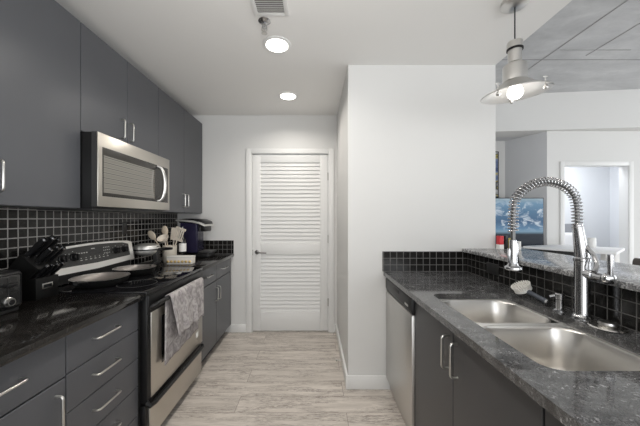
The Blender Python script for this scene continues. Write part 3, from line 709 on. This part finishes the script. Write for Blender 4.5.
# soap dispenser, brush, sink cover
sx, sy = 1.105, 1.262
t = thing('soap_dispenser', (sx, sy, CH), 'short chrome soap dispenser between brush and faucet', 'dispenser')
B().lathe((sx, sy, CH), [(.024, 0), (.024, .004), (.0155, .009), (.015, .05), (.018, .053), (.018, .074), (.014, .078), (0, .078)], n=24).build('dispenser_body', M_CHROME, t)
B().tube([(sx, sy, CH+.063), (sx-.018, sy+.012, CH+.063), (sx-.030, sy+.018, CH+.058)], .007, 10).build('nozzle', M_CHROME, t)
t = thing('dish_brush', (1.10, 1.44, CH), 'dish brush with white bristles lying behind the sink', 'brush')
hc = Vector((1.103, 1.478, CH+.036)); up = Vector((-.45, .05, .85)).normalized()
M_BR = mat('white_bristle', (.80, .78, .74), .8)
B().lathe(hc, [(.034, -.004), (.041, 0), (.041, .010), (.034, .012)], up, 28).build('brush_head', M_WHITE, t)
b = B(); rot = Vector((0, 0, 1)).rotation_difference(up).to_matrix()
for ring, n in ((.036, 24), (.025, 15), (.012, 8)):
    for i in range(n):
        a = 2*PI*i/n; p = hc+rot @ Vector((ring*math.cos(a), ring*math.sin(a), .010)); e2 = hc+rot @ Vector((ring*1.2*math.cos(a), ring*1.2*math.sin(a), .034)); b.cyl(p, e2, .0042, .0036, 6)
b.build('bristles', M_BR, t)
h0 = hc+Vector((.0, -.035, .0)); h1 = Vector((1.106, 1.325, CH+.017))
B().tube([h0, h0.lerp(h1, .25), h0.lerp(h1, .6), h1], [.013, .011, .011, .0125], 12).build('brush_handle', mat('grey_blue_brush_grip', (.07, .08, .10), .4), t)
B().lathe(h1, [(.0135, -.006), (.0135, .006)], (0, -1, .05), 16).build('handle_end', M_CHROME, t)
t = thing('sink_stopper', (1.112, 1.062, CH), 'flat metal sink stopper lying beside the faucet', 'stopper')
B().lathe((1.112, 1.062, CH), [(.050, 0), (.056, .003), (.052, .007), (.03, .009), (0, .009)], n=36).build('disc', steel('stopper_steel', (.55, .54, .52), .25, (1, 1, 1)), t)
B().lathe((1.112, 1.062, CH+.009), [(.024, 0), (.028, .006), (.026, .014), (0, .016)], n=28).build('grip', M_NICKEL, t)

# ------------------------------------------------------------------ ceiling fittings
M_LAMP = bpy.data.materials.new('lit_lamp'); M_LAMP.use_nodes = True; nt = M_LAMP.node_tree; nt.nodes.clear()
em = nt.nodes.new('ShaderNodeEmission'); em.inputs[0].default_value = (1, .96, .90, 1); em.inputs[1].default_value = 6; oo = nt.nodes.new('ShaderNodeOutputMaterial'); nt.links.new(em.outputs[0], oo.inputs[0])
def can(y, lab):
    t = thing('ceiling_light', (-.26, y, CT), lab, 'ceiling light', 'recessed ceiling lights')
    B().lathe((-.26, y, CT), [(.098, 0), (.098, -.004), (.080, -.008), (.074, -.003), (.074, 0)], n=40, cap=False).build('trim_ring', M_TRIM, t)
    B().lathe((-.26, y, CT-.002), [(.073, 0), (.072, -.005), (0, -.007)], n=40).build('lens', M_LAMP, t)
    l = bpy.data.lights.new('recessed_lamp', 'AREA'); l.shape = 'DISK'; l.size = .15; l.energy = 5; l.color = (1, .95, .88); l.spread = math.radians(150)
    o = bpy.data.objects.new('recessed_lamp', l); COL.objects.link(o); o.parent = t; o.location = (0, 0, -.02)
can(1.942, 'recessed ceiling light nearest the sprinkler'); can(2.754, 'recessed ceiling light nearest the louvred door')
can(1.12, 'recessed ceiling light above the camera side of the stove'); can(.30, 'recessed ceiling light straight above the camera')
t = thing('fire_sprinkler', (-.305, 1.705, CT), 'chrome fire sprinkler hanging from the kitchen ceiling', 'sprinkler')
B().lathe((-.305, 1.705, CT), [(.037, 0), (.037, -.004), (.022, -.014), (.012, -.016), (.012, -.03), (.016, -.032), (.016, -.042), (0, -.042)], n=28).build('escutcheon', M_CHROME, t)
B().tube([(-.317, 1.705, CT-.04), (-.321, 1.705, CT-.055), (-.305, 1.705, CT-.072), (-.289, 1.705, CT-.055), (-.293, 1.705, CT-.04)], .0028, 8).cyl((-.305, 1.705, CT-.042), (-.305, 1.705, CT-.07), .004, .003, 8).build('frame_arms', M_NICKEL, t)
B().lathe((-.305, 1.705, CT-.074), [(.017, 0), (.018, -.002), (0, -.003)], n=20).build('deflector', M_NICKEL, t)
t = thing('ceiling_vent', (-.25, 1.5, CT), 'white ceiling air vent in front of the sprinkler', 'vent')
b = B(); X0, X1, Y0, Y1 = -.355, -.15, 1.33, 1.655
b.box(X0, X0+.025, Y0, Y1, CT-.008, CT, .002).box(X1-.025, X1, Y0, Y1, CT-.008, CT, .002).box(X0+.025, X1-.025, Y0, Y0+.025, CT-.008, CT, .002).box(X0+.025, X1-.025, Y1-.025, Y1, CT-.008, CT, .002); b.build('vent_frame', M_TRIM, t)
b = B()
for i in range(20): y = Y0+.03+i*(Y1-Y0-.06)/19; b.prism([(y+.007, CT-.001), (y+.009, CT-.001), (y+.002, CT-.009), (y, CT-.009)], 'x', X0+.025, X1-.025)
b.build('vent_slats', M_TRIM, t)
B().box(X0+.02, X1-.02, Y0+.02, Y1-.02, CT-.0015, CT-.0003).build('vent_backing', mat('vent_shadow', (.25, .24, .23), .9), t)
# pendant
LX, LY = 1.109, 1.55
t = thing('pendant_lamp', (LX, LY, CT), 'brushed metal pendant lamp with a wide shallow shade over the bar', 'pendant lamp')
B().lathe((LX, LY, CT), [(.067, 0), (.067, -.02), (.055, -.03), (.012, -.034), (0, -.034)], n=36).build('canopy', M_ALU, t)
B().cyl((LX, LY, CT-.03), (LX, LY, 2.30), .0035, n=10).build('cord', M_BLK, t)
B().lathe((LX, LY, 0), [(.008, 2.312), (.036, 2.308), (.038, 2.300), (.038, 2.268), (.033, 2.264), (.033, 2.195), (.042, 2.188), (.056, 2.178), (.058, 2.17), (.058, 2.09), (.062, 2.086)], n=36).build('socket_housing', M_ALU, t)
B().lathe((LX, LY, 2.262), [(.0335, 0), (.040, .001), (.040, .009), (.0335, .010)], n=36, cap=False).build('black_band', M_BLK, t)
TM = Matrix.Translation((LX, LY, 2.10)) @ Matrix.Rotation(math.radians(3.5), 4, 'X') @ Matrix.Rotation(math.radians(-4), 4, 'Y') @ Matrix.Translation((-LX, -LY, -2.10))
B().lathe((LX, LY, 0), [(.060, 2.092), (.085, 2.072), (.105, 2.053), (.135, 2.040), (.165, 2.026), (.165, 2.023), (.135, 2.036), (.103, 2.048), (.082, 2.066), (.055, 2.086)], n=48, cap=False, M=TM).build('shade', M_ALU, t)
B().lathe((LX, LY, 0), [(.164, 2.0225), (.135, 2.0355), (.103, 2.0475), (.082, 2.0655), (.03, 2.088)], n=48, cap=False, M=TM).build('shade_lining', M_SHADEIN, t)
for a in (-48, 62, 200):
    ca, sa = math.cos(math.radians(a)), math.sin(math.radians(a)); c = (LX+.132*ca, LY+.132*sa, 0)
    B().cyl((c[0], c[1], 2.015), (c[0], c[1], 2.075), .003, n=8, M=TM).ball((c[0], c[1], 2.016), .011, M=TM).box(c[0]-.013, c[0]+.013, c[1]-.002, c[1]+.002, 2.066, 2.074, .001, M=TM).build('thumbscrew', M_ALU, t)
B().lathe((LX, LY, 0), [(.013, 2.095), (.016, 2.08), (.034, 2.05), (.038, 2.03), (.034, 2.012), (.024, 2.000), (.012, 1.995), (0, 1.994)], n=24, M=TM).build('bulb', M_LAMP, t)
l = bpy.data.lights.new('pendant_bulb_light', 'POINT'); l.energy = .95; l.shadow_soft_size = .045; l.color = (1, .95, .88)
o = bpy.data.objects.new('pendant_bulb_light', l); COL.objects.link(o); o.parent = t; o.location = (0, 0, 1.975-CT)

# ------------------------------------------------------------------ beyond the bar
M_LEA = mat('brown_leather', (.075, .062, .055), .45); k = N(M_LEA); k.bump(k.noise(k.pos(), 160, 4), .2, .003)
s0 = thing('bar_stool', (1.80, 1.50, 0), 'brown leather bar stool at the right frame edge behind the bar', 'stool')
B().box(1.66, 1.99, 1.29, 1.73, .70, .77, .02, 3).build('seat', M_LEA, s0)
b = B()
pr = [(1.95, .78), (1.985, .78), (2.00, 1.07), (1.992, 1.088), (1.975, 1.09), (1.965, 1.07)]
b.prism(pr, 'y', 1.275, 1.735, .008).build('backrest', M_LEA, s0)
for x, y in ((1.68, 1.31), (1.68, 1.71), (1.97, 1.31), (1.97, 1.71)): B().box(x-.017, x+.017, y-.017, y+.017, 0, .70, .003).build('leg', M_BLKM, s0)
b = B()
for y in (1.31, 1.71): b.box(1.68, 1.97, y-.01, y+.01, .22, .245)
b.box(1.67, 1.69, 1.31, 1.71, .27, .295).build('footrest', M_BLKM, s0)
# white bar-height table turned at an angle
t = thing('bar_table', (2.88, 3.05, 0), 'white bar-height table standing at an angle behind the stools', 'table')
poly = [(2.41, 3.24), (2.85, 2.64), (3.35, 3.02), (2.92, 3.42)]
B().prism(poly, 'z', .984, 1.012, .006).build('table_top', mat('white_laminate', (.86, .86, .87), .55), t)
B().prism([(2.43, 3.23), (2.73, 2.82), (2.77, 2.85), (2.47, 3.26)], 'z', .08, .984).build('base_panel', M_BLKM, t)
for x, y in ((2.85, 2.74), (3.24, 3.02), (2.91, 3.33)): B().box(x-.025, x+.025, y-.025, y+.025, 0, .984).build('leg', M_WHITE, t)
tag(B().lathe((3.04, 3.07, 1.0125), [(0, 0), (.034, 0), (.036, .01), (.036, .105), (.033, .105), (.033, .012), (0, .010)], n=24).build('white_cup', M_WHITE), 'plain white cup standing on the bar-height table', 'cup')
# television on a console in front of the alcove
t = thing('television', (2.28, 3.42, .90), 'flat television showing a blue mountain lake scene in the alcove', 'television')
B().box(1.78, 2.79, 3.405, 3.44, .985, 1.582, .004).build('bezel', M_BLK, t)
M_TV = bpy.data.materials.new('television_picture'); M_TV.use_nodes = True; k = N(M_TV)
sp = k.n('ShaderNodeSeparateXYZ'); k.l(k.pos(), sp.inputs[0]); P = k.pos()
mr = k.n('ShaderNodeMapRange'); k.l(sp.outputs[2], mr.inputs[0]); mr.inputs[1].default_value = 1.0; mr.inputs[2].default_value = 1.57
skyc = k.ramp(mr.outputs[0], [(0, (.012, .017, .026)), (.24, (.02, .028, .042)), (.30, (.20, .33, .44)), (.36, (.12, .24, .38)), (.50, (.06, .13, .24)), (.72, (.09, .19, .31)), (.9, (.16, .29, .42)), (1, (.30, .40, .46))])
cl = k.noise(k.mapping(P, (5, 1, 8)), 1.5, 7, .65, .7)
msk = k.ramp(mr.outputs[0], [(.30, (0,)*3), (.45, (1,)*3), (.8, (1,)*3), (.95, (.2,)*3)])
cm = k.mix(1, k.ramp(cl, [(.50, (0,)*3), (.62, (.9,)*3)]), msk, 'MULTIPLY')
c = k.mix(cm, skyc, (.62, .70, .78))
k.p.inputs['Base Color'].default_value = (.02, .02, .02, 1); k.p.inputs['Roughness'].default_value = .15
k.l(c, k.p.inputs['Emission Color']); k.p.inputs['Emission Strength'].default_value = .8
B().box(1.79, 2.78, 3.4035, 3.4055, 1.0, 1.572).build('screen', M_TV, t)
B().box(2.2, 2.37, 3.41, 3.43, .905, .99).box(2.08, 2.5, 3.36, 3.50, .90, .908, .002).build('stand', M_BLK, t)
t = thing('media_console', (2.2, 3.5, 0), 'low dark console carrying the television', 'console')
B().box(1.55, 2.78, 3.31, 3.49, .06, .90, .004).build('cabinet_body', M_BLKM, t)
for x in (1.6, 2.73): B().box(x-.02, x+.02, 3.33, 3.47, 0, .06).build('leg', M_BLKM, t)
t = thing('wall_picture', (2.4, 3.94, 1.9), 'narrow colourful framed picture on the alcove back wall', 'picture')
B().box(2.2, 2.588, 3.93, 3.95, 1.62, 2.27, .003).build('picture_frame', M_BLK, t)
M_ART = mat('abstract_picture', (.5, .5, .5), .5); k = N(M_ART)
k.col(k.ramp(k.noise(k.mapping(k.pos(), (1.2, 1, 2.2)), 3.1, 2), [(.32, (.06, .09, .2)), (.44, (.2, .25, .4)), (.5, (.5, .42, .12)), (.56, (.05, .05, .05)), (.66, (.6, .6, .6))]))
B().box(2.215, 2.573, 3.9285, 3.931, 1.635, 2.255).build('artwork', M_ART, t)
# small boxes and bottles at the end of the bar
z = 1.0975
t = thing('red_carton', (1.425, 2.15, z), 'small red and white carton at the far end of the bar', 'carton')
B().box(1.408, 1.440, 2.13, 2.17, z, z+.10, .002).build('carton_body', mat('carton_red', (.55, .02, .03), .45), t)
B().box(1.4075, 1.4405, 2.1295, 2.1705, z, z+.035).build('white_band', M_WHITE, t)
tag(B().lathe((1.466, 2.15, z), [(0, 0), (.017, 0), (.018, .004), (.018, .062), (.010, .07), (.010, .085), (.012, .086), (.012, .10), (0, .10)], n=18).build('spice_jar', M_BLK), 'small black jar beside the red carton on the bar', 'jar')
tag(B().lathe((1.510, 2.15, z), [(0, 0), (.019, 0), (.020, .003), (.020, .058), (.019, .06), (.019, .078), (.017, .082), (0, .082)], n=18).build('mustard_jar', mat('yellow_label', (.62, .50, .10), .5)), 'small yellow jar beside the black jar on the bar', 'jar')
tag(B().lathe((1.545, 2.12, z), [(0, 0), (.016, 0), (.017, .004), (.015, .055), (.016, .06), (0, .062)], n=18).build('salt_shaker', M_WHITE), 'small white shaker on the bar behind the spray head', 'shaker')
# bed seen through the doorway
t = thing('bed', (4.0, 4.4, 0), 'bed with a grey headboard and white pillow in the bedroom', 'bed')
B().box(3.2, 4.21, 4.57, 4.615, .2, 1.24, .01).build('headboard', mat('grey_upholstery', (.30, .31, .33), .9), t)
B().box(3.2, 4.22, 3.75, 4.565, .12, .62, .04, 3).build('mattress', mat('white_bedding', (.8, .8, .81), .9), t)
B().box(3.62, 4.2, 4.42, 4.57, .62, 1.10, .05, 3).build('pillow', mat('white_pillow', (.82, .82, .83), .9), t)
for x, y in ((3.25, 3.8), (4.17, 3.8)): B().box(x-.03, x+.03, y-.03, y+.03, 0, .12).build('leg', M_BLKM, t)
